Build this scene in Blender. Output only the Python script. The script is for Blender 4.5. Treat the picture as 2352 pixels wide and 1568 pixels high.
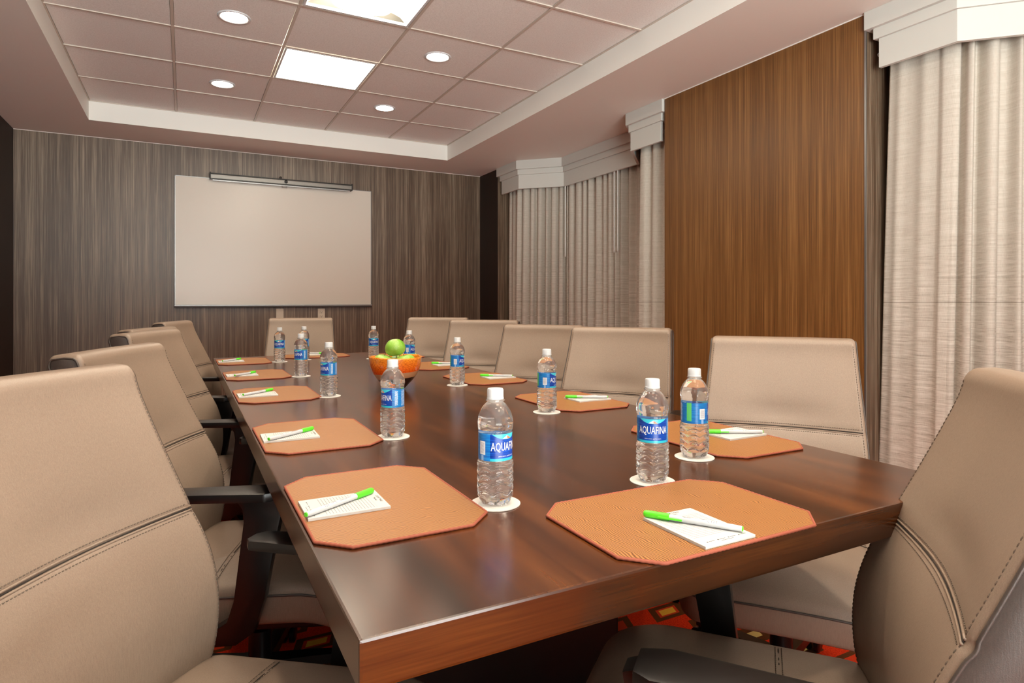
import bpy, bmesh, math, random
from mathutils import Vector, Matrix
PI = math.pi
R = math.radians
sc = bpy.context.scene
COL = sc.collection
for o in list(bpy.data.objects): bpy.data.objects.remove(o)
random.seed(7)

# ------------------------------------------------------------------ camera, light, exposure
cd = bpy.data.cameras.new('camera'); cam = bpy.data.objects.new('camera', cd); COL.objects.link(cam)
cam.location = (0, 0, 1.095); cam.rotation_euler = (PI/2, 0, -R(27.8))
cd.sensor_width = 36; cd.lens = 1428/2352*36; cd.shift_y = -92/2352; cd.clip_start = .02; cd.clip_end = 60
sc.camera = cam
GROUND_FILL = 18.0           # world below the horizon, brightened as added fill for the ceiling
DAY = 1.8               # sky strength outside the added window behind the camera
w = bpy.data.worlds.new('world'); sc.world = w; w.use_nodes = True
w.node_tree.nodes['Background'].inputs[0].default_value = (.93, .97, .93, 1)
_t = w.node_tree; _b = _t.nodes['Background']
_c = _t.nodes.new('ShaderNodeTexCoord'); _x = _t.nodes.new('ShaderNodeSeparateXYZ'); _t.links.new(_c.outputs['Generated'], _x.inputs[0])
_m = _t.nodes.new('ShaderNodeMapRange'); _t.links.new(_x.outputs[2], _m.inputs[0])      # added bright fill below the horizon, softer sky above
_m.inputs[1].default_value = -.12; _m.inputs[2].default_value = .06; _m.inputs[3].default_value = GROUND_FILL; _m.inputs[4].default_value = DAY
_t.links.new(_m.outputs[0], _b.inputs[1])
sc.view_settings.view_transform = 'Standard'; sc.view_settings.look = 'None'
sc.view_settings.gamma = 1; sc.view_settings.use_curve_mapping = False
sc.view_settings.exposure = 0.40
TROFFER = 9.0          # emission of the square ceiling lights
DOWN = 30.0             # emission of the round downlights
SPOT = 18.0             # watts of each round downlight's beam

# ------------------------------------------------------------------ helpers
def srgb(r, g, b):
    def f(c):
        c /= 255
        return c/12.92 if c <= .04045 else ((c+.055)/1.055)**2.4
    return (f(r), f(g), f(b), 1)
MATS = {}
def mat(name, col=(200,200,200), rough=.5, metal=0, spec=.5, **kw):
    if name in MATS: return MATS[name]
    m = bpy.data.materials.new(name); m.use_nodes = True; MATS[name] = m
    b = m.node_tree.nodes['Principled BSDF']
    b.inputs['Base Color'].default_value = srgb(*col); b.inputs['Roughness'].default_value = rough
    b.inputs['Metallic'].default_value = metal; b.inputs['Specular IOR Level'].default_value = spec
    for k, v in kw.items(): b.inputs[k.replace('_', ' ')].default_value = v
    return m
class NT:
    """tiny node-tree writer"""
    def __init__(s, m): s.t = m.node_tree; s.b = s.t.nodes['Principled BSDF']
    def n(s, typ, **kw):
        x = s.t.nodes.new(typ)
        for k, v in kw.items(): setattr(x, k, v)
        return x
    def l(s, a, b): s.t.links.new(a, b)
    def set(s, node, i, v):
        if isinstance(v, (int, float)): node.inputs[i].default_value = v
        elif isinstance(v, tuple): node.inputs[i].default_value = v
        else: s.l(v, node.inputs[i])
    def m(s, op, a, b=0, c=None):
        x = s.n('ShaderNodeMath', operation=op); s.set(x, 0, a); s.set(x, 1, b)
        if c is not None: s.set(x, 2, c)
        return x.outputs[0]
    def pos(s, kind='Object'):
        c = s.n('ShaderNodeTexCoord'); x = s.n('ShaderNodeSeparateXYZ'); s.l(c.outputs[kind], x.inputs[0])
        return c.outputs[kind], x.outputs[0], x.outputs[1], x.outputs[2]
    def vec(s, a, b, c):
        x = s.n('ShaderNodeCombineXYZ'); s.set(x, 0, a); s.set(x, 1, b); s.set(x, 2, c); return x.outputs[0]
    def noise(s, v, scale, det=2, rough=.5, dist=0):
        x = s.n('ShaderNodeTexNoise'); s.l(v, x.inputs['Vector']); x.inputs['Scale'].default_value = scale
        x.inputs['Detail'].default_value = det; x.inputs['Roughness'].default_value = rough; x.inputs['Distortion'].default_value = dist
        return x.outputs['Fac']
    def ramp(s, f, stops):
        x = s.n('ShaderNodeValToRGB'); s.l(f, x.inputs[0]); e = x.color_ramp.elements
        while len(e) < len(stops): e.new(.5)
        for q, (p, c) in zip(e, stops): q.position = p; q.color = c
        return x.outputs[0]
    def mix(s, f, a, b):
        x = s.n('ShaderNodeMix', data_type='RGBA'); s.set(x, 0, f)
        s.set(x, 6, a); s.set(x, 7, b); return x.outputs[2]
    def bump(s, h, strength, dist):
        x = s.n('ShaderNodeBump'); s.l(h, x.inputs['Height']); x.inputs['Strength'].default_value = strength
        x.inputs['Distance'].default_value = dist; s.l(x.outputs[0], s.b.inputs['Normal'])
    def col(s, c): s.l(c, s.b.inputs['Base Color'])
    def rough(s, c): s.l(c, s.b.inputs['Roughness'])

# ---- materials
def strie(name, dark, mid, light, rough=.4, spec=.5, sc1=1.0):
    m = mat(name, (100,80,60), rough, spec=spec); t = NT(m); _, x, y, z = t.pos()
    u = t.m('ADD', x, t.m('MULTIPLY', y, 1.0))
    v = t.vec(u, 0, t.m('MULTIPLY', z, .006))
    n1 = t.noise(v, 260*sc1, 3, .75); n2 = t.noise(v, 38*sc1, 3, .7); n3 = t.noise(v, 3, 2, .5)
    a = t.m('ADD', t.m('MULTIPLY', n1, .62), t.m('ADD', t.m('MULTIPLY', n2, .32), t.m('MULTIPLY', n3, .12)))
    t.col(t.ramp(a, [(.39, srgb(*dark)), (.53, srgb(*mid)), (.67, srgb(*light))]))
    t.rough(t.m('ADD', rough-.12, t.m('MULTIPLY', a, .22)))
    t.bump(a, .25, .002)
    return m
M_FAR = strie('striped wallcovering taupe', (56,40,28), (100,80,62), (172,154,132), .40, .7)
M_PIER = strie('striped wood laminate', (80,50,22), (118,78,38), (156,112,64), .38, .5)
M_DARK = strie('dark brown striped wall', (26,14,9), (38,22,14), (58,36,24), .5, .3)  # darker brown stripes for the left wall and the far right stub
def paint(name, c, rough=.55, b=.05):
    m = mat(name, c, rough, spec=.35); t = NT(m); v, *_ = t.pos()
    t.bump(t.noise(v, 180, 3), b, .001); return m
M_WHITE = paint('white paint', (240,238,232), .5)
M_SOFFIT = paint('soffit paint', (236,230,222), .6)
M_TRIMW = paint('valance paint', (208,208,202), .42)
def tile():
    m = mat('acoustic tile', (212,206,198), .9, spec=.1); t = NT(m); v, x, y, z = t.pos()
    n = t.noise(v, 130, 4, .65); n2 = t.noise(v, 420, 2, .6)
    t.col(t.ramp(n, [(.25, srgb(226,222,217)), (.6, srgb(244,241,237))]))
    t.bump(t.m('ADD', n, t.m('MULTIPLY', n2, .5)), .55, .004); return m
M_TILE = tile()
M_GRID = mat('ceiling grid enamel', (206,194,182), .45)
def leather(name, c, c2, rough=.42, spec=.5):
    m = mat(name, c, rough, spec=spec); t = NT(m); v, x, y, z = t.pos()
    n = t.noise(v, 900, 3, .6); big = t.noise(v, 3.5, 2, .5)
    fib = t.noise(t.vec(t.m('MULTIPLY', x, 1.0), t.m('MULTIPLY', y, 1.0), t.m('MULTIPLY', z, .12)), 500, 2, .6)
    a = t.m('ADD', t.m('MULTIPLY', n, .5), t.m('ADD', t.m('MULTIPLY', fib, .35), t.m('MULTIPLY', big, .3)))
    t.col(t.ramp(a, [(.35, srgb(*c2)), (.75, srgb(*c))]))
    t.bump(t.m('ADD', n, fib), .22, .0006); return m
M_LEATHER = leather('taupe leather', (154,134,117), (126,108,94), .38)
M_LEATHER2 = leather('darker leather', (88,78,72), (66,59,55), .38)  # darker tone than the taupe, on side panels and piping
M_THREAD = mat('thread', (96,82,70), .7)
M_GROOVE = mat('seam shadow gap', (42,35,30), .8)
M_BLACK = mat('black plastic', (17,15,14), .32)
M_BLACK2 = mat('black steel', (18,18,19), .3, .3)
def wood(name, ax):
    m = mat(name, (84,42,22), .25, spec=.5); t = NT(m); v, x, y, z = t.pos()
    if ax == 'x': x, y = y, x
    g = t.noise(t.vec(t.m('MULTIPLY', x, 1.0), t.m('MULTIPLY', y, .09), t.m('MULTIPLY', z, 1.0)), 15, 3, .5, 0)
    g2 = t.noise(t.vec(x, t.m('MULTIPLY', y, .03), z), 260, 2, .5)
    cl = t.noise(t.vec(x, t.m('MULTIPLY', y, .35), z), 3.4, 2, .5)
    a = t.m('ADD', t.m('MULTIPLY', g, .45), t.m('ADD', t.m('MULTIPLY', g2, .14), t.m('MULTIPLY', cl, .34)))
    t.col(t.ramp(a, [(.32, srgb(40,19,6)), (.47, srgb(72,36,12)), (.64, srgb(112,62,24))]))
    t.rough(t.m('ADD', .20, t.m('MULTIPLY', t.noise(v, 5, 2), .04)))
    t.b.inputs['Coat Weight'].default_value = .15; t.b.inputs['Coat Roughness'].default_value = .2
    return m
M_WOODX = wood('dark stained wood across', 'x')
M_WOOD = wood('dark stained table wood', 'y')
def matleather():
    m = mat('tan grained leather', (196,116,62), .42, spec=.5); t = NT(m); v, x, y, z = t.pos()
    wv = t.n('ShaderNodeTexWave', wave_type='BANDS', bands_direction='X')
    t.l(v, wv.inputs['Vector']); wv.inputs['Scale'].default_value = 80; wv.inputs['Distortion'].default_value = 16
    wv.inputs['Detail'].default_value = 2; wv.inputs['Detail Scale'].default_value = .35
    f = wv.outputs['Fac']
    t.col(t.ramp(f, [(.15, srgb(118,72,32)), (.75, srgb(182,126,70))]))
    t.bump(f, .35, .0008); return m
M_MAT = matleather()
M_MATEDGE = mat('stitched edge cord', (160,84,62), .7)
M_PAPER = mat('paper', (236,236,232), .75)
def notepaper():
    m = mat('ruled paper', (238,238,234), .8); t = NT(m); _, x, y, z = t.pos()
    fr = t.m('FRACT', t.m('MULTIPLY', y, 1/.0052))
    line = t.m('LESS_THAN', fr, .12)
    ins = t.m('MULTIPLY', t.m('LESS_THAN', t.m('ABSOLUTE', t.m('ADD', y, -.004)), .043), t.m('LESS_THAN', t.m('ABSOLUTE', x), .043))
    t.col(t.mix(t.m('MULTIPLY', line, ins), srgb(206,206,204), srgb(98,97,104))); return m
M_NOTE = notepaper()
M_INK = mat('grey ink', (70,70,74), .7)
M_GREEN = mat('lime green plastic', (96,226,48), .3)
M_PENW = mat('white pen plastic', (205,208,212), .28)
M_CAP = mat('white cap plastic', (214,217,220), .35)
M_CARD = mat('white coaster card', (216,214,208), .7)
def water():
    m = mat('clear water bottle', (255,255,255), .0)
    b = m.node_tree.nodes['Principled BSDF']; b.inputs['Transmission Weight'].default_value = .95; b.inputs['IOR'].default_value = 1.34
    return m
M_WATER = water()
M_BOARD = mat('whiteboard enamel', (222,214,203), .22, spec=.5)
M_ALU = mat('brushed aluminium', (150,150,150), .35, .85)
M_GUN = mat('grey metal case', (132,128,122), .38, .55)
M_BROWNRAIL = mat('dark rail', (48,38,32), .4)
M_PLATE = mat('ivory wall plate', (214,204,186), .4)
M_SLOT = mat('dark slot', (40,34,30), .6)
def emis(name, col, st):
    m = mat(name, (255,255,255), .5); b = m.node_tree.nodes['Principled BSDF']
    b.inputs['Emission Color'].default_value = col; b.inputs['Emission Strength'].default_value = st; return m
M_TROF = emis('troffer diffuser', (1, .88, .69, 1), TROFFER)
M_TROF2 = emis('troffer reflector glow', (1, .90, .76, 1), TROFFER*.07)
M_DOWN = emis('downlight lens', (1, .86, .68, 1), DOWN)
def carpet():
    m = mat('red patterned carpet', (180,30,14), .95, spec=.1); t = NT(m); v, x, y, z = t.pos()
    CX, CY = .23, .125
    row = t.m('FLOOR', t.m('DIVIDE', y, CY))
    xo = t.m('ADD', x, t.m('MULTIPLY', t.m('FLOORED_MODULO', row, 2), CX/2))
    xs = t.m('ADD', xo, t.m('MULTIPLY', y, -.35))
    fx = t.m('ABSOLUTE', t.m('SUBTRACT', t.m('FRACT', t.m('DIVIDE', xs, CX)), .5))
    fy = t.m('ABSOLUTE', t.m('SUBTRACT', t.m('FRACT', t.m('DIVIDE', y, CY)), .5))
    idc = t.m('ADD', t.m('FLOOR', t.m('DIVIDE', xs, CX)), t.m('MULTIPLY', row, 3))
    third = t.m('FLOORED_MODULO', idc, 3)
    def rect(a, b): return t.m('MULTIPLY', t.m('LESS_THAN', fx, a), t.m('LESS_THAN', fy, b))
    outer = rect(.30, .34); mid = rect(.19, .19); inner = rect(.14, .13)
    red = t.ramp(t.noise(v, 220, 2, .6), [(.3, srgb(186,30,8)), (.7, srgb(232,66,22))])
    c = t.mix(outer, red, srgb(92,50,22))
    c = t.mix(mid, c, t.mix(t.m('GREATER_THAN', third, 1.5), srgb(205,60,28), srgb(92,50,22)))
    c = t.mix(t.m('MULTIPLY', inner, t.m('GREATER_THAN', third, .5)), c, t.mix(t.m('GREATER_THAN', third, 1.5), srgb(236,176,60), srgb(226,196,120)))
    t.col(c); t.bump(t.noise(v, 500, 2, .6), .6, .004); return m
M_CARPET = carpet()
def cloth():
    m = mat('slub curtain fabric', (196,190,178), .85, spec=.15); t = NT(m); v, x, y, z = t.pos()
    u = t.m('ADD', x, y)
    st = t.noise(t.vec(t.m('MULTIPLY', u, .03), 0, z), 290, 3, .75)
    st2 = t.noise(t.vec(t.m('MULTIPLY', u, .10), 3, z), 90, 2, .6)
    wv = t.noise(t.vec(u, 0, t.m('MULTIPLY', z, .1)), 420, 2, .5)
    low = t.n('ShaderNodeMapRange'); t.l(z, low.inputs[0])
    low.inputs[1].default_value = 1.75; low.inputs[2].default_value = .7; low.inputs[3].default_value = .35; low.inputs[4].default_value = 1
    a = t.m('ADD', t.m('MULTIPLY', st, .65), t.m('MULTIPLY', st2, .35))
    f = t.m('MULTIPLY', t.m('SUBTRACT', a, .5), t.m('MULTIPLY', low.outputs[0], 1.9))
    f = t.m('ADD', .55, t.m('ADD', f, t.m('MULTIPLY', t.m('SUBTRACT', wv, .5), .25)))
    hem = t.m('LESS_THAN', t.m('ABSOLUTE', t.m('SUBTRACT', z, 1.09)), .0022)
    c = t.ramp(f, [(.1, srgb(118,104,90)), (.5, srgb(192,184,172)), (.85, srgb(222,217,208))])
    t.col(t.mix(t.m('MULTIPLY', hem, .55), c, srgb(120,108,94)))
    t.bump(t.m('ADD', st, wv), .3, .0015); return m
M_CLOTH = cloth()
M_WAND = mat('white wand', (238,238,234), .35)
def applem():
    m = mat('green apple skin', (150,205,70), .28, spec=.5); t = NT(m); v, x, y, z = t.pos()
    n = t.noise(v, 16, 3); sp = t.noise(v, 260, 1)
    f = t.m('ADD', n, t.m('MULTIPLY', z, 4))
    c = t.ramp(f, [(.3, srgb(112,180,36)), (.75, srgb(172,210,104))])
    t.col(t.mix(t.m('GREATER_THAN', sp, .70), c, srgb(204,224,150))); return m
M_APPLE = applem()
M_STEM = mat('apple stem', (90,70,40), .8)
def bowlm():
    m = mat('orange crackle glass', (255,100,10), .12, spec=.6); t = NT(m); v, x, y, z = t.pos()
    ang = t.m('ARCTAN2', y, x)
    zz = t.m('SUBTRACT', z, t.m('MULTIPLY', t.m('SINE', t.m('ADD', ang, 2.056)), .007))
    vo = t.n('ShaderNodeTexVoronoi', feature='DISTANCE_TO_EDGE'); vo.inputs['Scale'].default_value = 95
    t.l(t.vec(t.m('MULTIPLY', x, .7), t.m('MULTIPLY', y, .7), t.m('MULTIPLY', z, 1.8)), vo.inputs['Vector'])
    cr = t.m('LESS_THAN', vo.outputs[0], .08)
    o = t.ramp(z, [(.060, srgb(255,70,4)), (.130, srgb(255,158,44))])
    o = t.mix(t.m('MULTIPLY', cr, .55), o, srgb(196,58,6))
    c = t.mix(t.m('LESS_THAN', zz, .0695), o, srgb(216,158,116))
    c = t.mix(t.m('LESS_THAN', zz, .0465), c, srgb(38,14,8))
    t.col(c); t.b.inputs['Coat Weight'].default_value = .5; t.bump(vo.outputs[0], .15, .002); return m
M_BOWL = bowlm()
def labelm():
    # bottle label: u = angle round the bottle (0..1), v = height (0..1)
    m = mat('printed bottle label', (20,80,190), .3); t = NT(m)
    c = t.n('ShaderNodeUVMap'); x = t.n('ShaderNodeSeparateXYZ'); t.l(c.outputs[0], x.inputs[0]); u, v = x.outputs[0], x.outputs[1]
    def band(a, lo, hi): return t.m('MULTIPLY', t.m('GREATER_THAN', a, lo), t.m('LESS_THAN', a, hi))
    def box(u0, u1, v0, v1): return t.m('MULTIPLY', band(u, u0, u1), band(v, v0, v1))
    str_ = t.noise(t.vec(t.m('MULTIPLY', u, 3), t.m('MULTIPLY', v, 26), 0), 1.6, 2, .6)
    front = t.ramp(str_, [(.35, srgb(8,34,128)), (.65, srgb(16,92,205))])
    du = t.m('SUBTRACT', u, .5)
    arc = t.m('SUBTRACT', t.m('SUBTRACT', .90, t.m('MULTIPLY', t.m('MULTIPLY', du, du), -9)), v)   # >0 below the arc
    side = t.ramp(str_, [(.35, srgb(8,92,190)), (.62, srgb(40,150,220))])
    isf = band(u, .335, .665)
    col = t.mix(isf, side, front)
    # cyan arcs at top and bottom of the front
    col = t.mix(t.m('MULTIPLY', isf, t.m('LESS_THAN', t.m('SUBTRACT', arc, .0), .10)), col, srgb(70,205,225))
    col = t.mix(t.m('MULTIPLY', isf, t.m('LESS_THAN', v, .10)), col, srgb(50,190,215))
    # mountain
    tri = t.m('LESS_THAN', t.m('ADD', t.m('MULTIPLY', t.m('ABSOLUTE', du), 2.6), t.m('SUBTRACT', v, .82)), .13)
    tri = t.m('MULTIPLY', tri, t.m('GREATER_THAN', v, .82))
    col = t.mix(tri, col, t.mix(t.m('GREATER_THAN', du, .004), srgb(236,240,244), srgb(232,120,80)))
    # barcode block left of the front, info block right of it
    bc = box(.215, .285, .22, .72); bars = t.m('LESS_THAN', t.m('FRACT', t.m('MULTIPLY', v, 22)), .45)
    col = t.mix(bc, col, t.mix(t.m('MULTIPLY', bars, box(.226, .274, .28, .66)), srgb(236,238,242), srgb(170,172,186)))
    col = t.mix(box(.235, .265, -.1, .2), col, srgb(150,190,240))
    ib = box(.70, .745, .12, .92)
    col = t.mix(t.m('MULTIPLY', ib, t.m('GREATER_THAN', t.noise(t.vec(t.m('MULTIPLY', u, 120), t.m('MULTIPLY', v, 22), 5), 1, 1), .42)), col, srgb(190,215,245))
    lines = t.m('LESS_THAN', t.m('FRACT', t.m('MULTIPLY', v, 15)), .5)
    tb = box(.80, .985, .08, .95)
    wr = t.m('GREATER_THAN', t.noise(t.vec(t.m('MULTIPLY', u, 140), t.m('MULTIPLY', t.m('FLOOR', t.m('MULTIPLY', v, 15)), 3.7), 0), 1, 1), .42)
    col = t.mix(t.m('MULTIPLY', tb, t.m('MULTIPLY', lines, wr)), col, srgb(206,224,246))
    gb = t.m('MULTIPLY', band(u, .06, .12), t.m('GREATER_THAN', v, .12))
    col = t.mix(gb, col, srgb(104,214,120))
    t.col(col); return m
M_LABEL = labelm()
M_LTEXT = mat('white label print', (240,243,246), .4)

def link(name, me, m=None, parent=None):
    o = bpy.data.objects.new(name, me); COL.objects.link(o)
    if m is not None:
        for q in (m if isinstance(m, (list, tuple)) else [m]): me.materials.append(q)
    if parent: o.parent = parent
    return o
def obj(name, bm, m, parent=None, smooth=False, autos=None):
    me = bpy.data.meshes.new(name); bmesh.ops.recalc_face_normals(bm, faces=bm.faces[:]); bm.to_mesh(me); bm.free()
    if smooth:
        for p in me.polygons: p.use_smooth = True
        if autos is not None:
            me.set_sharp_from_angle(angle=R(autos))
    return link(name, me, m, parent)
def tag(o, label=None, cat=None, group=None, kind=None):
    if label: o['label'] = label
    if cat: o['category'] = cat
    if group: o['group'] = group
    if kind: o['kind'] = kind
    return o
def empty(name, loc=(0,0,0), rz=0):
    o = bpy.data.objects.new(name, None); COL.objects.link(o); o.location = loc; o.rotation_euler = (0,0,rz)
    o.empty_display_size = .05; return o
def copy_tree(o, parent=None):
    c = o.copy(); COL.objects.link(c); c.parent = parent
    for ch in [q for q in bpy.data.objects if q.parent == o]: copy_tree(ch, c)
    return c
def box(bm, x0, x1, y0, y1, z0, z1, bev=0, mi=0):
    r = bmesh.ops.create_cube(bm, size=1)
    for v in r['verts']:
        v.co = Vector(((x0+x1)/2+v.co.x*(x1-x0), (y0+y1)/2+v.co.y*(y1-y0), (z0+z1)/2+v.co.z*(z1-z0)))
    fs = set(f for v in r['verts'] for f in v.link_faces)
    for f in fs: f.material_index = mi
    if bev:
        es = list({e for v in r['verts'] for e in v.link_edges})
        bmesh.ops.bevel(bm, geom=es, offset=bev, segments=2, affect='EDGES', profile=.7)
    return bm
def lathe(bm, prof, n=32, cx=0, cy=0, close_top=True, close_bot=True, fn=None):
    rings = []
    for (r, z) in prof:
        ring = []
        for i in range(n):
            a = 2*PI*i/n
            rr, zz = (r, z) if fn is None else fn(r, z, a)
            ring.append(bm.verts.new((cx+rr*math.cos(a), cy+rr*math.sin(a), zz)))
        rings.append(ring)
    for a, b in zip(rings, rings[1:]):
        for i in range(n):
            bm.faces.new((a[i], a[(i+1) % n], b[(i+1) % n], b[i]))
    if close_bot: bm.faces.new(rings[0][::-1])
    if close_top: bm.faces.new(rings[-1])
    return rings
def tube(bm, pts, r, n=8, closed=False, caps=True):
    pts = [Vector(p) for p in pts]; rings = []; N = len(pts)
    prev = None
    for i, p in enumerate(pts):
        if closed: d = pts[(i+1) % N]-pts[i-1]
        else: d = pts[min(i+1, N-1)]-pts[max(i-1, 0)]
        d.normalize()
        if prev is None:
            up = Vector((0,0,1)) if abs(d.z) < .9 else Vector((1,0,0))
            a = d.cross(up).normalized()
        else:
            a = (prev-d*prev.dot(d)).normalized()
        prev = a; b = d.cross(a)
        rr = r if not callable(r) else r(i/(N-1))
        rings.append([bm.verts.new(p+a*math.cos(2*PI*k/n)*rr+b*math.sin(2*PI*k/n)*rr) for k in range(n)])
    for i in range(N if closed else N-1):
        A = rings[i]; B = rings[(i+1) % N]
        for k in range(n): bm.faces.new((A[k], A[(k+1) % n], B[(k+1) % n], B[k]))
    if caps and not closed: bm.faces.new(rings[0][::-1]); bm.faces.new(rings[-1])
def prism(bm, pts, z0, z1, axis='z', bev=0, mi=0):
    """polygon pts extruded along an axis; axis y: pts are (x,z)"""
    def P(p, h): return (p[0], p[1], h) if axis == 'z' else ((p[0], h, p[1]) if axis == 'y' else (h, p[0], p[1]))
    a = [bm.verts.new(P(p, z0)) for p in pts]; b = [bm.verts.new(P(p, z1)) for p in pts]
    n = len(pts); fs = [bm.faces.new(a[::-1]), bm.faces.new(b)]
    for i in range(n): fs.append(bm.faces.new((a[i], a[(i+1) % n], b[(i+1) % n], b[i])))
    for f in fs: f.material_index = mi
    if bev:
        bmesh.ops.recalc_face_normals(bm, faces=fs)
        bmesh.ops.bevel(bm, geom=list({e for f in fs for e in f.edges}), offset=bev, segments=2, affect='EDGES', profile=.7)
def slab(bm, outline, z0, z1, r=.01, crown=0, seg=4, rings=5, droop=None):
    """cushion: outline polygon (ccw), rounded edges of radius r, crowned top"""
    n = len(outline); cx = sum(p[0] for p in outline)/n; cy = sum(p[1] for p in outline)/n
    def nor(i):
        a = Vector(outline[i-1]); b = Vector(outline[(i+1) % n]); d = (b-a).normalized(); return Vector((d.y, -d.x))
    N = [nor(i) for i in range(n)]
    def ring(inset, z, scale=1):
        out = []
        for i, p in enumerate(outline):
            q = Vector(p)-N[i]*inset
            q = Vector((cx, cy))+(q-Vector((cx, cy)))*scale
            zz = z+(droop(q.x, q.y) if droop else 0)
            out.append(bm.verts.new((q.x, q.y, zz)))
        return out
    L = []
    for k in range(seg+1): a = PI/2*k/seg; L.append(ring(r*(1-math.sin(a)), z0+r*(1-math.cos(a))))
    for k in range(seg+1): a = PI/2*k/seg; L.append(ring(r*(1-math.cos(a)), z1-r+r*math.sin(a)))
    for k in range(1, rings): s = 1-k/rings; L.append(ring(r, z1+crown*(1-s*s), s))
    for A, B in zip(L, L[1:]):
        for i in range(n): bm.faces.new((A[i], A[(i+1) % n], B[(i+1) % n], B[i]))
    bm.faces.new(L[0][::-1])
    c = bm.verts.new((cx, cy, z1+crown+(droop(cx, cy) if droop else 0)))
    for i in range(n): bm.faces.new((L[-1][i], L[-1][(i+1) % n], c))
def rrect(x0, x1, y0, y1, r, n=6):
    out = []
    for (cx, cy, a0) in ((x1-r, y0+r, -PI/2), (x1-r, y1-r, 0), (x0+r, y1-r, PI/2), (x0+r, y0+r, PI)):
        for k in range(n+1): a = a0+PI/2*k/n; out.append((cx+r*math.cos(a), cy+r*math.sin(a)))
    return out
def densify(pts, step):
    out = []
    for i, p in enumerate(pts):
        q = pts[(i+1) % len(pts)]; L = math.dist(p, q); k = max(1, int(L/step))
        for j in range(k): out.append((p[0]+(q[0]-p[0])*j/k, p[1]+(q[1]-p[1])*j/k))
    return out
def lerp_table(tab, x):
    if x <= tab[0][0]: return tab[0][1]
    for (a, va), (b, vb) in zip(tab, tab[1:]):
        if x <= b:
            t = (x-a)/(b-a); return va+(vb-va)*t
    return tab[-1][1]
def smooth_table(tab, x):
    # Catmull-Rom through the table
    n = len(tab)
    if x <= tab[0][0]: return tab[0][1]
    if x >= tab[-1][0]: return tab[-1][1]
    for i in range(n-1):
        if x <= tab[i+1][0]:
            x0, y0 = tab[i]; x1, y1 = tab[i+1]; h = x1-x0; t = (x-x0)/h
            m0 = (y1-tab[i-1][1])/(x1-tab[i-1][0]) if i > 0 else (y1-y0)/h
            m1 = (tab[i+2][1]-y0)/(tab[i+2][0]-x0) if i < n-2 else (y1-y0)/h
            return (2*t**3-3*t*t+1)*y0+(t**3-2*t*t+t)*h*m0+(-2*t**3+3*t*t)*y1+(t**3-t*t)*h*m1
def text_mesh(s, size, m, name, parent, place, bold=0):
    """letters as a mesh; place maps (x, y) of the letters to a 3D point"""
    cu = bpy.data.curves.new('t', 'FONT'); cu.body = s; cu.size = size; cu.align_x = 'CENTER'; cu.align_y = 'CENTER'
    cu.offset = bold; cu.resolution_u = 2
    ob = bpy.data.objects.new('t', cu); COL.objects.link(ob)
    dg = bpy.context.evaluated_depsgraph_get(); me = bpy.data.meshes.new_from_object(ob.evaluated_get(dg))
    bpy.data.objects.remove(ob); bpy.data.curves.remove(cu)
    me.materials.clear()
    for v in me.vertices: v.co = Vector(place(v.co.x, v.co.y))
    me.name = name
    return link(name, me, m, parent)

# ------------------------------------------------------------------ the room
XL, XR, YF, YB = -1.26, 3.02, 6.522, -2.2
ZS, ZC = 2.535, 2.689
TX0, TX1, TY1 = -.67, 2.38, 5.93
TY0 = TY1-12*.61
XB = 3.78
def struct(name, bm, m, parent=None, **k):
    o = obj(name, bm, m, parent, **k)
    o['kind'] = 'structure'
    return o
bm = bmesh.new(); box(bm, XL-.1, XB+.1, YB-.1, YF+.1, -.05, 0); struct('floor', bm, M_CARPET)
bm = bmesh.new(); box(bm, XL-.1, XB+.1, YF, YF+.1, 0, ZC+.1); struct('wall_far', bm, M_FAR)
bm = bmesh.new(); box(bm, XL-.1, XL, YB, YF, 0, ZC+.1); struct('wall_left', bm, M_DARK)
WX0, WX1, WZ0, WZ1 = -1.0, 1.7, .10, 2.42       # unseen window added behind the camera to brighten the ceiling
bm = bmesh.new()
box(bm, XL-.1, WX0, YB-.1, YB, 0, ZC+.1); box(bm, WX1, XB+.1, YB-.1, YB, 0, ZC+.1)
box(bm, WX0, WX1, YB-.1, YB, 0, WZ0); box(bm, WX0, WX1, YB-.1, YB, WZ1, ZC+.1); struct('wall_back', bm, M_WHITE)
wn = empty('added_window_1', ((WX0+WX1)/2, YB-.05, WZ0)); wn['kind'] = 'structure'
bm = bmesh.new(); hwid = (WX1-WX0)/2; hh = WZ1-WZ0
box(bm, -hwid, hwid, -.03, .03, 0, .05); box(bm, -hwid, hwid, -.03, .03, hh-.05, hh)
for xx in (-hwid+.025, -hwid/3, hwid/3, hwid-.025): box(bm, xx-.025, xx+.025, -.03, .03, .05, hh-.05)
struct('added_window_frame', bm, M_CAP, wn)
pd = bpy.data.lights.new('added_window_portal', 'AREA'); pd.shape = 'RECTANGLE'; pd.size = WX1-WX0; pd.size_y = hh; pd.cycles.is_portal = True
po = bpy.data.objects.new('added_window_portal', pd); COL.objects.link(po); po.location = ((WX0+WX1)/2, YB+.02, (WZ0+WZ1)/2); po.rotation_euler = (PI/2, 0, 0); 
bm = bmesh.new(); box(bm, XB, XB+.1, YB, YF, 0, ZC+.1); struct('wall_window', bm, M_WHITE)
def pier(name, y0, y1, mf):
    bm = bmesh.new(); box(bm, XR, XB, y0, y1, 0, ZS+.02)
    bm.faces.ensure_lookup_table()
    for f in bm.faces:
        f.normal_update(); f.material_index = 1 if f.calc_center_median().x < XR+.01 else 0
    return struct(name, bm, [M_FAR, mf])
pier('wall_right', 1.93, 3.403, M_PIER)
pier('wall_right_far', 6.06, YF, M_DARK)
pier('wall_right_near', YB, -.74, M_PIER)
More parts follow.
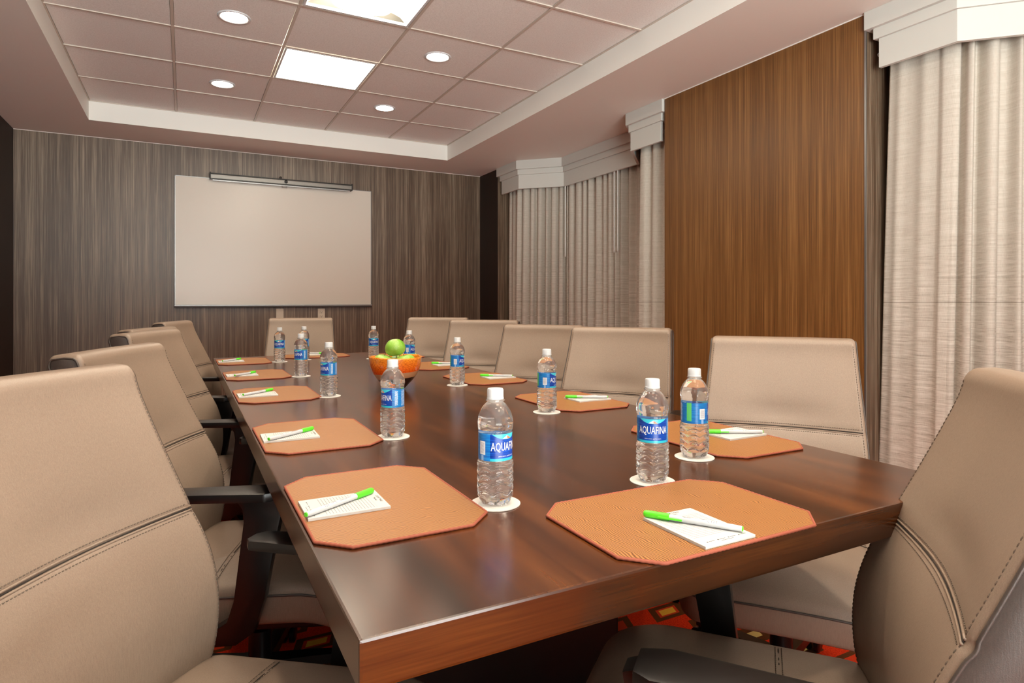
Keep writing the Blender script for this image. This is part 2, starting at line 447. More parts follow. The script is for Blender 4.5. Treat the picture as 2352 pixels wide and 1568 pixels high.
# thin bright corner bead on the pier and caulk line along its top
bm = bmesh.new(); box(bm, XR-.003, XR+.004, 1.926, 1.934, 0, ZS); struct('trim_1', bm, M_ALU)
bm = bmesh.new(); box(bm, XR-.004, XR, 1.93, 3.403, ZS-.005, ZS); struct('trim_2', bm, M_WHITE)
bm = bmesh.new(); box(bm, XL, XR, YF-.004, YF, ZS-.004, ZS); struct('trim_3', bm, M_SOFFIT)
# soffit ring and tray
bm = bmesh.new()
ZT = ZC+.12
box(bm, XL-.1, TX0, YB-.1, YF+.1, ZS, ZT); box(bm, TX1, XB+.1, YB-.1, YF+.1, ZS, ZT)
box(bm, TX0, TX1, TY1, YF+.1, ZS, ZT); box(bm, TX0, TX1, YB-.1, TY0, ZS, ZT)
bm.faces.ensure_lookup_table()
for f in bm.faces:
    f.normal_update(); c = f.calc_center_median()
    f.material_index = 0 if abs(f.normal.z) > .5 else 1
ceil = struct('ceiling', bm, [M_SOFFIT, M_WHITE])
cells = {(2, 2), (2, 4), (2, 6), (2, 8), (2, 10)}      # troffer cells (column, row from far end)
bm = bmesh.new()
LW = {}
for c in range(5):
    for r_ in range(12):
        if c == 2 and r_ in (2, 4, 6, 8, 10)[:]: pass
        x0 = TX0+.61*c; y1 = TY1-.61*r_
        istro = (c == 2 and r_ in (2, 4, 6, 8, 10))
        if istro: LW[r_] = (x0+.305, y1-.305); continue
        d = random.uniform(-.0015, .0015)
        box(bm, x0+.010, x0+.600, y1-.600, y1-.010, ZC+.0025+d, ZC+.02)
struct('ceiling_tiles', bm, M_TILE, ceil)
bm = bmesh.new(); box(bm, TX0, TX1, TY0, TY1, ZC+.10, ZC+.12); struct('ceiling_deck', bm, M_WHITE, ceil)
bm = bmesh.new()
for c in range(6): box(bm, TX0+.61*c-.008, TX0+.61*c+.008, TY0, TY1, ZC-.003, ZC+.004)
for r_ in range(13): box(bm, TX0, TX1, TY1-.61*r_-.008, TY1-.61*r_+.008, ZC-.0035, ZC+.0035)
struct('ceiling_grid', bm, M_GRID, ceil)

# ---- square lights
def troffer(x, y, basket, label):
    e = empty('ceiling_light', (x, y, ZC)); tag(e, label, 'ceiling light', 'square lights in the ceiling grid')
    bm = bmesh.new()
    H = .293
    for (a, b, c, d) in ((-H, H, -H, -H+.013), (-H, H, H-.013, H), (-H, -H+.013, -H+.013, H-.013), (H-.013, H, -H+.013, H-.013)):
        box(bm, a, b, c, d, -.004, .012)
    obj('frame', bm, M_CAP, e)
    q = H-.013
    if not basket:
        bm = bmesh.new(); box(bm, -q, q, -q, q, .001, .008); obj('diffuser', bm, M_TROF, e)
    else:
        bm = bmesh.new()                     # coved reflector with a rounded basket hanging in it
        n = 16; g = {}
        for i in range(n+1):
            for j in range(n+1):
                a = -q+2*q*i/n; b = -q+2*q*j/n
                g[i, j] = bm.verts.new((a, b, .004+.07*math.sqrt(max(0, 1-(a/q)**2))))
        for i in range(n):
            for j in range(n): bm.faces.new((g[i, j], g[i+1, j], g[i+1, j+1], g[i, j+1]))
        obj('reflector', bm, M_TROF2, e, True)
        bm = bmesh.new(); slab(bm, rrect(-.16, .16, -q+.012, q-.012, .09), .0, .03, .008, 0, rings=2)
        for v in bm.verts: v.co.z = .018-v.co.z if v.co.z < .02 else v.co.z
        bmesh.ops.recalc_face_normals(bm, faces=bm.faces[:])
        obj('basket', bm, M_TROF, e, True)
    return e
labs = {2: 'square flat white ceiling light nearer the far wall', 4: 'square ceiling light with a rounded basket, cut by the top of the picture',
        6: 'square ceiling light over the middle of the table', 8: 'square ceiling light over the near part of the table', 10: 'square ceiling light behind the camera'}
for r_, (x, y) in LW.items(): troffer(x, y, r_ == 4, labs[r_])
# ---- round downlights
def downlight(x, y, label):
    e = empty('downlight', (x, y, ZC)); tag(e, label, 'downlight', 'round recessed downlights')
    bm = bmesh.new()
    rings = lathe(bm, [(.068, .001), (.074, -.004), (.084, -.004), (.088, .001), (.086, .004), (.070, .004)], 32, close_top=False, close_bot=False)
    obj('trim_ring', bm, M_CAP, e, True)
    bm = bmesh.new(); lathe(bm, [(.069, -.0015), (.069, .003)], 32); obj('lens', bm, M_DOWN, e)
    ld = bpy.data.lights.new('beam', 'SPOT'); ld.energy = SPOT; ld.color = (1, .80, .58); ld.spot_size = R(120); ld.spot_blend = .8
    ld.shadow_soft_size = .05
    lo = bpy.data.objects.new('beam', ld); COL.objects.link(lo); lo.parent = e; lo.location = (0, 0, -.012)
for i, y in enumerate((5.03, 3.815, 2.595, 1.375, .155)):
    for x, s in ((.248, 'left'), (1.463, 'right')):
        k = ['round downlight %s of the square lights, nearest the far wall', 'round downlight %s of the square lights, second from the far wall',
             'round downlight %s of the square lights above the middle of the table', 'round downlight %s of the square lights above the near table',
             'round downlight %s of the square lights above the near end'][i] % s
        downlight(x, y, k)

# ------------------------------------------------------------------ window valances and curtains
def offset_path(path, d):
    """shift an x-y polyline towards +x side by d (mitred)"""
    out = []
    n = len(path)
    def nn(a, b):
        v = Vector((b[0]-a[0], b[1]-a[1])).normalized(); return Vector((-v.y, v.x))
    for i, p in enumerate(path):
        if i == 0: m = nn(path[0], path[1]); k = 1
        elif i == n-1: m = nn(path[-2], path[-1]); k = 1
        else:
            a = nn(path[i-1], p); b = nn(p, path[i+1]); m = (a+b).normalized(); k = 1/max(.3, m.dot(a))
        out.append((p[0]+m.x*d*k, p[1]+m.y*d*k))
    return out
def valance(path, label):
    e = empty('window_valance', (path[0][0], path[0][1], ZS)); tag(e, label, 'valance', 'white stepped valances over the curtains')
    for nm, dx, z1, z0, tr in (('top_band', 0, ZS-.0005, 2.445, 0), ('middle_band', .022, 2.447, 2.392, .033), ('lower_band', .036, 2.394, 2.250, .053)):
        p = list(path); p[0] = (p[0][0], p[0][1]-tr); p[-1] = (p[-1][0], p[-1][1]+tr)
        a = offset_path(p, dx); b = offset_path(p, .075 if nm != 'lower_band' else .058)
        a = a + b[::-1]
        bm = bmesh.new(); prism(bm, [(q[0]-path[0][0], q[1]-path[0][1]) for q in a], z0-ZS, z1-ZS, bev=.0015)
        obj(nm, bm, M_TRIMW, e)
    return e
W1 = [(3.0, 6.055), (3.0, 5.60), (3.335, 5.265), (3.335, 4.155), (3.0, 3.82), (3.0, 3.408)]
W2 = [(3.0, 1.925), (3.0, 1.505), (3.335, 1.17), (3.335, .03), (3.0, -.305), (3.0, -.735)]
valance(W1, 'white stepped valance over the curtained window left of the wood pier')
valance(W2, 'white stepped valance over the curtained window at the right edge')

def curtain(path, label, pleats, seed, flat=None, flare=(0, 0), ztop=2.34, amp=.028):
    """path: x-y polyline of the track; pleats: wavelength; cloth falls to the floor"""
    rnd = random.Random(seed)
    L = [0]
    for a, b in zip(path, path[1:]): L.append(L[-1]+math.dist(a, b))
    T = L[-1]
    def at(s):
        s = min(max(s, 0), T)
        for i in range(len(path)-1):
            if s <= L[i+1]+1e-9:
                t = (s-L[i])/(L[i+1]-L[i]); a, b = path[i], path[i+1]
                return Vector((a[0]+(b[0]-a[0])*t, a[1]+(b[1]-a[1])*t)), Vector((-(b[1]-a[1]), b[0]-a[0])).normalized()
    n = int(T/.006); nz = 26
    # random pleat phases
    ph = [0]; s = 0; ws = []
    while s < T+.2:
        wv = pleats*rnd.uniform(.7, 1.35); ws.append((s, wv, rnd.uniform(.6, 1.25), rnd.uniform(-1, 1))); s += wv
    def disp(s, z):
        for (s0, wv, am, sk) in ws:
            if s0 <= s < s0+wv:
                t = (s-s0)/wv; k = am
                tt = t+.13*sk*math.sin(2*PI*t)*(1+.4*math.sin(z*1.7+s0*9))
                f = .5-.5*math.cos(2*PI*tt); f = f**.8
                if flat:
                    for (a, b) in flat:
                        if a < s0+wv/2 < b: k *= .22
                return -(f-.5)*2*amp*k
        return 0
    bm = bmesh.new(); G = []
    for i in range(n+1):
        s = T*i/n; col = []
        for j in range(nz+1):
            z = ztop-(ztop-.015)*j/nz; d = (ztop-z)/ztop
            w0 = (1-s/T)*flare[0]*d - (s/T)*flare[1]*d
            p, nv = at(s)
            # soften path corners
            pa, na = at(s-.05); pb, nb = at(s+.05); p = (p+pa+pb)/3 if .05 < s < T-.05 else p
            nv = (nv+na+nb).normalized()
            tang = Vector((nv.y, -nv.x))
            q = p+nv*(disp(s, z)*(1+.25*d)+.006*math.sin(s*7+z*2.3)*d)-tang*w0
            col.append(bm.verts.new((q.x-path[0][0], q.y-path[0][1], z)))
        G.append(col)
    for i in range(n):
        for j in range(nz): bm.faces.new((G[i][j], G[i+1][j], G[i+1][j+1], G[i][j+1]))
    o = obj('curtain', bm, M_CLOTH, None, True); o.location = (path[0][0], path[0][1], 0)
    mo = o.modifiers.new('thickness', 'SOLIDIFY'); mo.thickness = .002; mo.offset = 0
    tag(o, label, 'curtain', 'beige slub curtains under the valances'); return o
curtain([(3.125, 6.00), (3.125, 5.66), (3.46, 5.325), (3.46, 5.24)], 'far angled curtain panel beside the dark corner wall, under the left valance', .085, 3, [(0, .22)], (.03, 0))
curtain([(3.44, 5.29), (3.44, 4.42)], 'wide middle curtain panel between the single white wand and the pair of wands', .105, 5)
curtain([(3.46, 4.47), (3.46, 4.10), (3.30, 3.94)], 'curtain panel just right of the pair of white wands', .10, 8)
curtain([(3.125, 3.81), (3.125, 3.43)], 'pale narrow curtain panel against the left side of the wood pier', .13, 11, None, (.03, 0), amp=.02)
curtain([(3.125, 1.87), (3.125, 1.57), (3.48, 1.215)], 'pale curtain panel with a flat leading edge, just right of the wood pier', .085, 22, [(0, .30)], (.07, 0))
curtain([(3.455, 1.25), (3.455, .40)], 'curtain panel cut by the right edge of the picture', .12, 31, None, (0, 0), amp=.03)
curtain([(3.47, .44), (3.45, .04), (3.125, -.28), (3.125, -.68)], 'curtain panel beyond the right edge of the picture', .12, 41)
for y, zb, lab in ((5.271, 1.545, 'single white curtain wand hanging left of the pair'), (4.471, 1.53, 'left white curtain wand of the close pair'), (4.42, 1.53, 'right white curtain wand of the close pair')):
    bm = bmesh.new(); tube(bm, [(0, 0, 0), (0, 0, .05), (0, 0, .40), (0, 0, 2.32-zb), (.02, 0, 2.338-zb), (.06, 0, 2.345-zb)], .0058, 10)
    o = obj('curtain_wand', bm, M_WAND, None, True); o.location = (3.385, y, zb); tag(o, lab, 'curtain wand', 'white curtain wands')
bm = bmesh.new()
for p in (W1, W2): tube(bm, [(q[0], q[1], 2.345) for q in offset_path(p, .12)], .011, 6)
o = struct('trim_4', bm, M_CAP)

# ------------------------------------------------------------------ far wall items
e = empty('whiteboard', (.835, YF, 1.05)); tag(e, 'large blank whiteboard mounted on the striped far wall', 'whiteboard')
bm = bmesh.new(); box(bm, -.908, .908, -.022, -.001, .012, 1.203, .002); obj('panel', bm, M_BOARD, e)
bm = bmesh.new(); box(bm, -.912, -.906, -.024, -.001, 0, 1.207); box(bm, .906, .912, -.024, -.001, 0, 1.207); box(bm, -.912, .912, -.024, -.001, 1.202, 1.207)
obj('frame', bm, M_ALU, e)
bm = bmesh.new(); box(bm, -.916, .916, -.045, -.001, 0, .014, .003); obj('marker_rail', bm, M_ALU, e)
bm = bmesh.new(); box(bm, -.914, .914, -.042, -.001, -.014, -.001, .003); obj('rail_lip', bm, M_BROWNRAIL, e)
e = empty('rolled_projection_screen', (.872, YF-.055, 2.262)); tag(e, 'rolled-up projection screen in a grey metal case above the whiteboard', 'projection screen')
bm = bmesh.new(); prism(bm, [(-.035, -.020), (.03, -.022), (.034, .02), (.03, .036), (-.025, .036), (-.036, .02)], -.655, .655, 'x', .003)
obj('case', bm, M_GUN, e)
bm = bmesh.new(); box(bm, -.655, .655, -.038, -.034, .026, .032); box(bm, -.655, .655, -.039, -.033, -.022, -.016); obj('case_rib', bm, M_BLACK2, e)
bm = bmesh.new(); box(bm, -.662, -.653, -.042, .036, -.028, .041, .003); obj('end_cap', bm, M_BLACK2, e)
bm = bmesh.new(); box(bm, .653, .662, -.042, .036, -.028, .041, .003); obj('end_cap', bm, M_BLACK2, e)
bm = bmesh.new(); box(bm, -.64, .64, -.026, -.006, -.036, -.024, .003); obj('bottom_slat', bm, M_ALU, e)
bm = bmesh.new(); tube(bm, [(-.03+.01, -.016, -.036), (-.024, -.018, -.05), (.024, -.018, -.05), (.02, -.016, -.036)], .0026, 6); obj('pull_handle', bm, M_ALU, e)
bm = bmesh.new(); lathe(bm, [(.016, 0), (.016, .006), (.010, .008)], 20)
o = obj('lock_button', bm, M_BLACK2, e); o.rotation_euler = (PI/2, 0, 0); o.location = (.012, -.036, .006)
bm = bmesh.new(); lathe(bm, [(.011, 0), (.012, .012), (.004, .016)], 12)
o = obj('wall_hook', bm, M_BROWNRAIL, e); o.rotation_euler = (PI/2, 0, 0); o.location = (-.03, .03, .052)
def plate(x, duplex, label):
    e = empty('wall_plate', (x, YF, .965)); tag(e, label, 'wall outlet')
    bm = bmesh.new(); box(bm, -.035, .035, -.006, 0, -.058, .058, .002); obj('cover', bm, M_PLATE, e)
    if duplex:
        for z in (-.021, .021):
            bm = bmesh.new(); box(bm, -.017, .017, -.0085, -.005, z-.014, z+.014, .003); s = obj('socket', bm, M_PLATE, e)
            bm = bmesh.new()
            box(bm, -.009, -.006, -.0092, -.008, z-.002, z+.008); box(bm, .006, .009, -.0092, -.008, z-.002, z+.008); box(bm, -.003, .003, -.0092, -.008, z-.010, z-.004)
            obj('slot', bm, M_SLOT, s)
    else:
        bm = bmesh.new(); box(bm, -.002, .002, -.0075, -.005, .045, .049); obj('screw', bm, M_ALU, e)
plate(.838, False, 'blank ivory wall plate under the whiteboard, the left of the two')
plate(1.238, True, 'ivory wall plate with two sockets under the whiteboard, the right of the two')

# ------------------------------------------------------------------ the table
TZ = .74
e = empty('conference_table', (.7635, 2.485, 0)); tag(e, 'long dark-stained wooden conference table in the middle of the room', 'table')
bm = bmesh.new(); box(bm, -.6015, .6015, -1.835, 1.84, TZ-.056, TZ, .0035)
for f in bm.faces: f.normal_update(); f.material_index = 1 if abs(f.normal.y) > .9 else 0
obj('tabletop', bm, [M_WOOD, M_WOODX], e)
bm = bmesh.new(); box(bm, -.27, .27, -1.35, 1.35, TZ-.11, TZ-.0565, .003); obj('apron', bm, M_BLACK, e)
for y in (-1.0, 1.0):
    bm = bmesh.new(); box(bm, -.30, .30, y-.10, y+.10, .045, TZ-.112, .006); p = obj('pedestal', bm, M_BLACK, e)
    bm = bmesh.new(); box(bm, -.36, .36, y-.16, y+.16, 0.001, .044, .006); obj('pedestal_foot', bm, M_BLACK, p)
bm = bmesh.new(); box(bm, -.05, .05, -.88, .88, .30, .46, .004); obj('stretcher', bm, M_BLACK, e)

# ------------------------------------------------------------------ chairs
U0 = .35            # local x = u - U0
FRONT = [(.34, .140), (.37, .150), (.46, .170), (.55, .169), (.63, .148), (.70, .114), (.80, .066), (.88, .030), (.93, .010), (.975, 0)]
def uf(z): return smooth_table(FRONT, z)
def hw(z): return smooth_table([(.34, .205), (.45, .228), (.60, .238), (.72, .234), (.85, .226), (.975, .218)], z)
def thick(z): return smooth_table([(.34, .060), (.50, .085), (.70, .078), (.85, .074), (.975, .078)], z)
def front_u(z, t):
    u = uf(z)+.020*t*t-.012
    u -= .010*math.exp(-((z-.735)/.035)**2)*math.exp(-(t/.55)**2)          # dimple above the seam
    u -= .0035*math.exp(-((z-.70)/.0075)**2)                                # seam groove
    return u
def make_chair():
    root = empty('conference_chair')
    tag(root, 'x', 'chair', 'taupe leather conference chairs')
    # backrest: side-view loop of points front (bottom to top) then back (top to bottom)
    ztop = .975
    zs = sorted(set([.345+(.945-.345)*i/30 for i in range(31)]+[.690, .694, .697, .70, .703, .706, .710]))
    nt = 18
    def loop(t, inset):
        F = [(front_u(z, t), z) for z in zs]
        B = [(uf(z)-thick(z)-.006*(1-t*t), z) for z in zs]
        # rounded top between F[-1] and B[-1]
        uF, z1 = F[-1]; uB = B[-1][0]
        arc = []
        for k in range(1, 6):
            a = PI/2*k/6; arc.append((uF-.024*(1-math.cos(a))-.002*math.sin(a), z1+.030*math.sin(a)))
        arc.append((uF-.028, ztop+.0)); arc.append(((uF+uB)/2, ztop+.001)); arc.append((uB+.018, ztop-.002))
        for k in range(1, 5):
            a = PI/2*k/5; arc.append((uB+.018*(1-math.sin(a)), ztop-.002-.026*(1-math.cos(a))))
        bot = [((F[0][0]+B[0][0])/2+.02, zs[0]-.006), ((F[0][0]+B[0][0])/2-.02, zs[0]-.006)]
        P = F+arc+B[::-1]+bot[::-1]
        if inset:
            n = len(P); Q = []
            for i in range(n):
                a = P[i-1]; b = P[(i+1) % n]; d = Vector((b[0]-a[0], b[1]-a[1])).normalized()
                nn = Vector((-d.y, d.x))   # inward for ccw loops (front up, back down)
                Q.append((P[i][0]+nn.x*inset, P[i][1]+nn.y*inset))
            P = Q
        return P
    ts = [-1+2*i/nt for i in range(nt+1)]
    cols = [(-1, .014, .0), (-1, .006, .004), (-1, .0015, .010)]
    cols = [(-1.0, .012, 0.0), (-1.0, .005, .003), (-1.0, .001, .009)]+[(t*(1-.07), 0, 0) for t in ts]+[(1.0, .001, .009), (1.0, .005, .003), (1.0, .012, 0.0)]
    bm = bmesh.new(); rings = []
    for (t, ins, dv) in cols:
        tt = t; ring = []
        for (u, z) in loop(tt if abs(tt) < 1 else tt, ins):
            wv = hw(z); v = tt*wv if abs(t) < 1 else math.copysign(wv-dv, t)
            ring.append(bm.verts.new((u-U0, v, z)))
        rings.append(ring)
    n = len(rings[0])
    for A, B in zip(rings, rings[1:]):
        for i in range(n): bm.faces.new((A[i], A[(i+1) % n], B[(i+1) % n], B[i]))
    back = obj('backrest', bm, M_LEATHER, root, True, 50)
    for s in (-1, 1):
        P = loop(s, .012)
        nf = len(zs); F = P[:nf+7]; Bk = P[nf+7:-2]
        bm = bmesh.new()
        m = 30
        def sample(Q, f):
            x = f*(len(Q)-1); i = min(int(x), len(Q)-2); k = x-i
            return (Q[i][0]*(1-k)+Q[i+1][0]*k, Q[i][1]*(1-k)+Q[i+1][1]*k)
        Bq = Bk[::-1]; G = []
        for i in range(m+1):
            a = sample(F, i/m); b = sample(Bq, i/m); row = []
            for k in range(7):
                f = k/6; u = a[0]*(1-f)+b[0]*f; z = a[1]*(1-f)+b[1]*f
                row.append(bm.verts.new((u-U0, s*(hw(z)+.004*math.sin(PI*f)**.6-.0005), z)))
            G.append(row)
        for i in range(m):
            for k in range(6): bm.faces.new((G[i][k], G[i+1][k], G[i+1][k+1], G[i][k+1]))
        sp = obj('side_panel', bm, M_LEATHER2, back, True); tag(sp, 'darker leather side panel')
        bm = bmesh.new(); tube(bm, [(u-U0, s*(hw(z)+.0005), z) for (u, z) in loop(s, .010)], .0025, 6, closed=True); obj('piping', bm, M_LEATHER2, sp, True)
    # horizontal seam: a dark gap with two raised welts, rows of stitches
    bm = bmesh.new()
    for dz in (-.0032, .0032):
        tube(bm, [(front_u(.70+dz, t)-U0+.0002, t*hw(.70)*.962, .70+dz) for t in [-1+2*i/28 for i in range(29)]], .0020, 8)
    obj('seam_welt', bm, M_LEATHER, back, True)
    bm = bmesh.new()
    tube(bm, [(front_u(.70, t)-U0+.0009, t*hw(.70)*.962, .70) for t in [-1+2*i/28 for i in range(29)]], .0010, 6)
    obj('seam_gap', bm, M_GROOVE, back)
    bm = bmesh.new()
    def dash(p, q, w=.0009):
        tube(bm, [p, (Vector(p)+Vector(q))/2+Vector((.0006, 0, 0)), q], w, 4)
    bm.free()
    for dz in (-.0088, .0088):
        bm = bmesh.new(); v = -.222
        while v < .217:
            t = v/hw(.70); t2 = (v+.0036)/hw(.70); z = .70+dz
            dash((front_u(z, t)-U0+.0004, v, z), (front_u(z, t2)-U0+.0004, v+.0036, z)); v += .0062
        obj('stitching', bm, M_THREAD, back)
    for s in (-1, 1):
        bm = bmesh.new(); z = .37
        while z < .95:
            if True:
                t = s*.955
                dash((front_u(z, t)-U0+.0004, t*hw(z), z), (front_u(z+.0048, t)-U0+.0004, t*hw(z+.0048), z+.0048))
            z += .0075
        obj('stitching', bm, M_THREAD, back)
    # seat
    bm = bmesh.new()
    def droop(x, y):
        u = x+U0
        return -.045*max(0, (u-.50)/.14)**2 - .010*(abs(y)/.24)**3 - .0035*math.exp(-((u-.305)/.004)**2)
    ol = densify(rrect(.135-U0, .640-U0, -.245, .245, .06, 6), .02)
    slab(bm, ol, .335, .432, .022, .012, 4, 14, droop)
    seat = obj('seat', bm, M_LEATHER, root, True, 60)
    bm = bmesh.new(); ol2 = rrect(.135-U0-.001, .640-U0+.001, -.246, .246, .061, 8)
    tube(bm, [(x, y, .412+droop(x, y)) for x, y in densify(ol2, .03)], .0028, 6, closed=True); obj('piping', bm, M_LEATHER2, seat, True)
    bm = bmesh.new(); ol3 = rrect(.16-U0, .62-U0, -.225, .225, .05, 6); slab(bm, ol3, .310, .336, .006, 0, 2, 2); obj('seat_pan', bm, M_BLACK, seat)
    def seat_z(u, v):
        x = u-U0; cx = .3875-U0; s = max(abs(x-cx)/.2525, abs(v)/.245)
        return .432+.012*(1-min(1, s)**2)+droop(x, v)
    for du in (-.0055, .0055, ):
        bm = bmesh.new(); v = -.215
        while v < .21:
            a = (.305+du-U0, v, seat_z(.305+du, v)+.0003); b = (.305+du-U0, v+.0045, seat_z(.305+du, v+.0045)+.0003)
            tube(bm, [a, b], .0009, 4); v += .008
        obj('stitching', bm, M_THREAD, seat)
    bm = bmesh.new(); tube(bm, [(.305-U0, -.222+.444*i/24, seat_z(.305, -.222+.444*i/24)+.0004) for i in range(25)], .0012, 6); obj('seam_gap', bm, M_GROOVE, seat)
    # arms
    for s in (1, -1):
        arm = None
        bm = bmesh.new()
        prof = [(.400, .660), (.462, .667), (.494, .655), (.482, .60), (.462, .50), (.448, .42), (.425, .345), (.385, .318), (.20, .312), (.16, .322), (.16, .336), (.33, .350), (.365, .372), (.380, .42), (.392, .52), (.402, .60), (.398, .628), (.385, .645), (.375, .655)]
        prism(bm, [(a-U0, b) for a, b in prof], s*.268 if s > 0 else -.304, s*.304 if s > 0 else -.268, 'y', .005)
        arm = obj('arm', bm, M_BLACK, root, True, 35)
        bm = bmesh.new()
        top = [(.216, .262), (.44, .250), (.478, .262), (.478, .318), (.455, .330), (.225, .322), (.208, .305), (.205, .275)]
        prism(bm, [(a-U0, s*b) for a, b in top], .648, .668, 'z', .005)
        obj('arm_pad', bm, M_BLACK, arm, True, 35)
    # mechanism, column, base, casters
    bm = bmesh.new(); box(bm, .25-U0, .45-U0, -.09, .09, .262, .312, .008); obj('tilt_mechanism', bm, M_BLACK, root)
    bm = bmesh.new(); prism(bm, [(.08-U0, .36), (.11-U0, .37), (.15-U0, .29), (.30-U0, .285), (.30-U0, .265), (.13-U0, .265)], -.04, .04, 'y', .004); obj('back_bracket', bm, M_BLACK, root)
    bm = bmesh.new(); lathe(bm, [(.030, .09), (.030, .20), (.016, .205), (.016, .265)], 20); obj('gas_column', bm, M_BLACK2, root, True, 40)
    for k in range(5):
        a = 2*PI*k/5+.3; ca, sa = math.cos(a), math.sin(a)
        bm = bmesh.new()
        sec = [(.02, .024, .115, .075), (.15, .019, .100, .072), (.30, .014, .078, .062)]
        rr = [[bm.verts.new((d*ca-sy*hwid*sa, d*sa+sy*hwid*ca, zt if up else zb)) for sy, up in ((-1, 1), (1, 1), (1, 0), (-1, 0))] for d, hwid, zt, zb in sec]
        for A, B in zip(rr, rr[1:]):
            for i in range(4): bm.faces.new((A[i], A[(i+1) % 4], B[(i+1) % 4], B[i]))
        bm.faces.new(rr[0][::-1]); bm.faces.new(rr[-1])
        lg = obj('base_leg', bm, M_BLACK, root)
        bm = bmesh.new()
        for sd in (-1, 1):
            r_ = lathe(bm, [(.020, -.009), (.0275, -.006), (.0275, .006), (.020, .009)], 18)
            for ring in r_:
                for v in ring:
                    x, y, z = v.co; yy = z+sd*.013
                    v.co = Vector((.292*ca+x*ca-yy*sa, .292*sa+x*sa+yy*ca, .0285+y))
        tube(bm, [(.30*ca, .30*sa, .03), (.295*ca, .295*sa, .064)], .007, 8)
        obj('caster', bm, M_BLACK2, lg, True, 40)
    return root
chair0 = make_chair(); used = False
# top-centre of the backrest (x, y), facing angle in degrees, lift, label
CH = [
 (-.22, 1.233, -37, 0, -.04, 'taupe leather chair in the left foreground, its back filling the lower left corner'),
 (-.140, 1.965, -22, -.004, 0, 'taupe leather chair left of the table, second from the camera'),
 (-.10, 2.84, -22, .003, 0, 'taupe leather chair left of the table, third from the camera'),
 (-.125, 3.52, -24, -.010, .01, 'taupe leather chair left of the table, almost hidden behind the third one'),
 (-.03, 4.25, -19, 0, 0, 'taupe leather chair left of the table, farthest from the camera'),
 (.742, 4.66, 258, 0, 0, 'taupe leather chair at the far end of the table before the whiteboard'),
 (1.61, 4.20, 234, .004, 0, 'taupe leather chair right of the table, nearest the far wall'),
 (1.66, 3.53, 232, .003, 0, 'taupe leather chair right of the table, second from the far wall'),
 (1.69, 2.86, 222, -.006, 0, 'taupe leather chair right of the table, in front of the curtained window'),
 (1.685, 2.185, 219, .005, 0, 'taupe leather chair right of the table, overlapping the wood pier by its corner'),
 (1.746, 1.405, 219, .0, -.045, 'taupe leather chair standing alone in front of the wood pier'),
 (1.033, .44, 130, .008, -.03, 'taupe leather chair turned sideways at the near right corner of the table'),
]
for (x, y, a, lift, armdz, lab) in CH:
    c = chair0 if not used else copy_tree(chair0); used = True
    ar = R(a); c.location = (x+U0*math.cos(ar), y+U0*math.sin(ar), 0); c.rotation_euler = (0, 0, ar); c['label'] = lab
    for k in [q for q in bpy.data.objects if q.parent == c]:
        n = k.name.split('.')[0]
        if n in ('backrest', 'seat', 'arm', 'back_bracket', 'tilt_mechanism'): k.location.z = lift
        if n == 'arm': k.location.z = lift+armdz

# ------------------------------------------------------------------ place settings
def make_mat():
    r = empty('desk_mat'); tag(r, 'x', 'desk mat', 'tan leather desk mats')
    W, D, c = .198, .139, .045
    ol = [(-W+c, -D), (W-c, -D), (W, -D+c), (W, D-c), (W-c, D), (-W+c, D), (-W, D-c), (-W, -D+c)]
    bm = bmesh.new(); prism(bm, ol, .0003, .0042, 'z', .0008); obj('pad', bm, M_MAT, r)
    bm = bmesh.new(); pts = densify(ol, .004)
    tube(bm, [(x, y, .0028+.0003*(-1)**i) for i, (x, y) in enumerate(pts)], .0026, 6, closed=True)
    obj('stitched_edge', bm, M_MATEDGE, r, True); return r
def make_note():
    r = empty('notepad'); tag(r, 'x', 'notepad', 'small white notepads')
    bm = bmesh.new(); box(bm, -.05, .05, -.0675, .0675, 0, .0045, .0004); obj('paper_block', bm, M_NOTE, r)
    Z = .0047
    text_mesh('COURTYARD', .0065, M_INK, 'printed_heading', r, lambda x, y: (x, y+.061, Z))
    text_mesh('Marriott', .0055, M_INK, 'printed_heading', r, lambda x, y: (x, y+.0545, Z))
    bm = bmesh.new()
    for i in range(4):
        x = -.036+.021*i; box(bm, x, x+.0022, -.0570, -.0548, Z-.0002, Z); box(bm, x+.004, x+.015, -.0562, -.0556, Z-.0002, Z)
    box(bm, -.012, .012, -.0612, -.0607, Z-.0002, Z)
    obj('printed_footer', bm, M_INK, r); return r
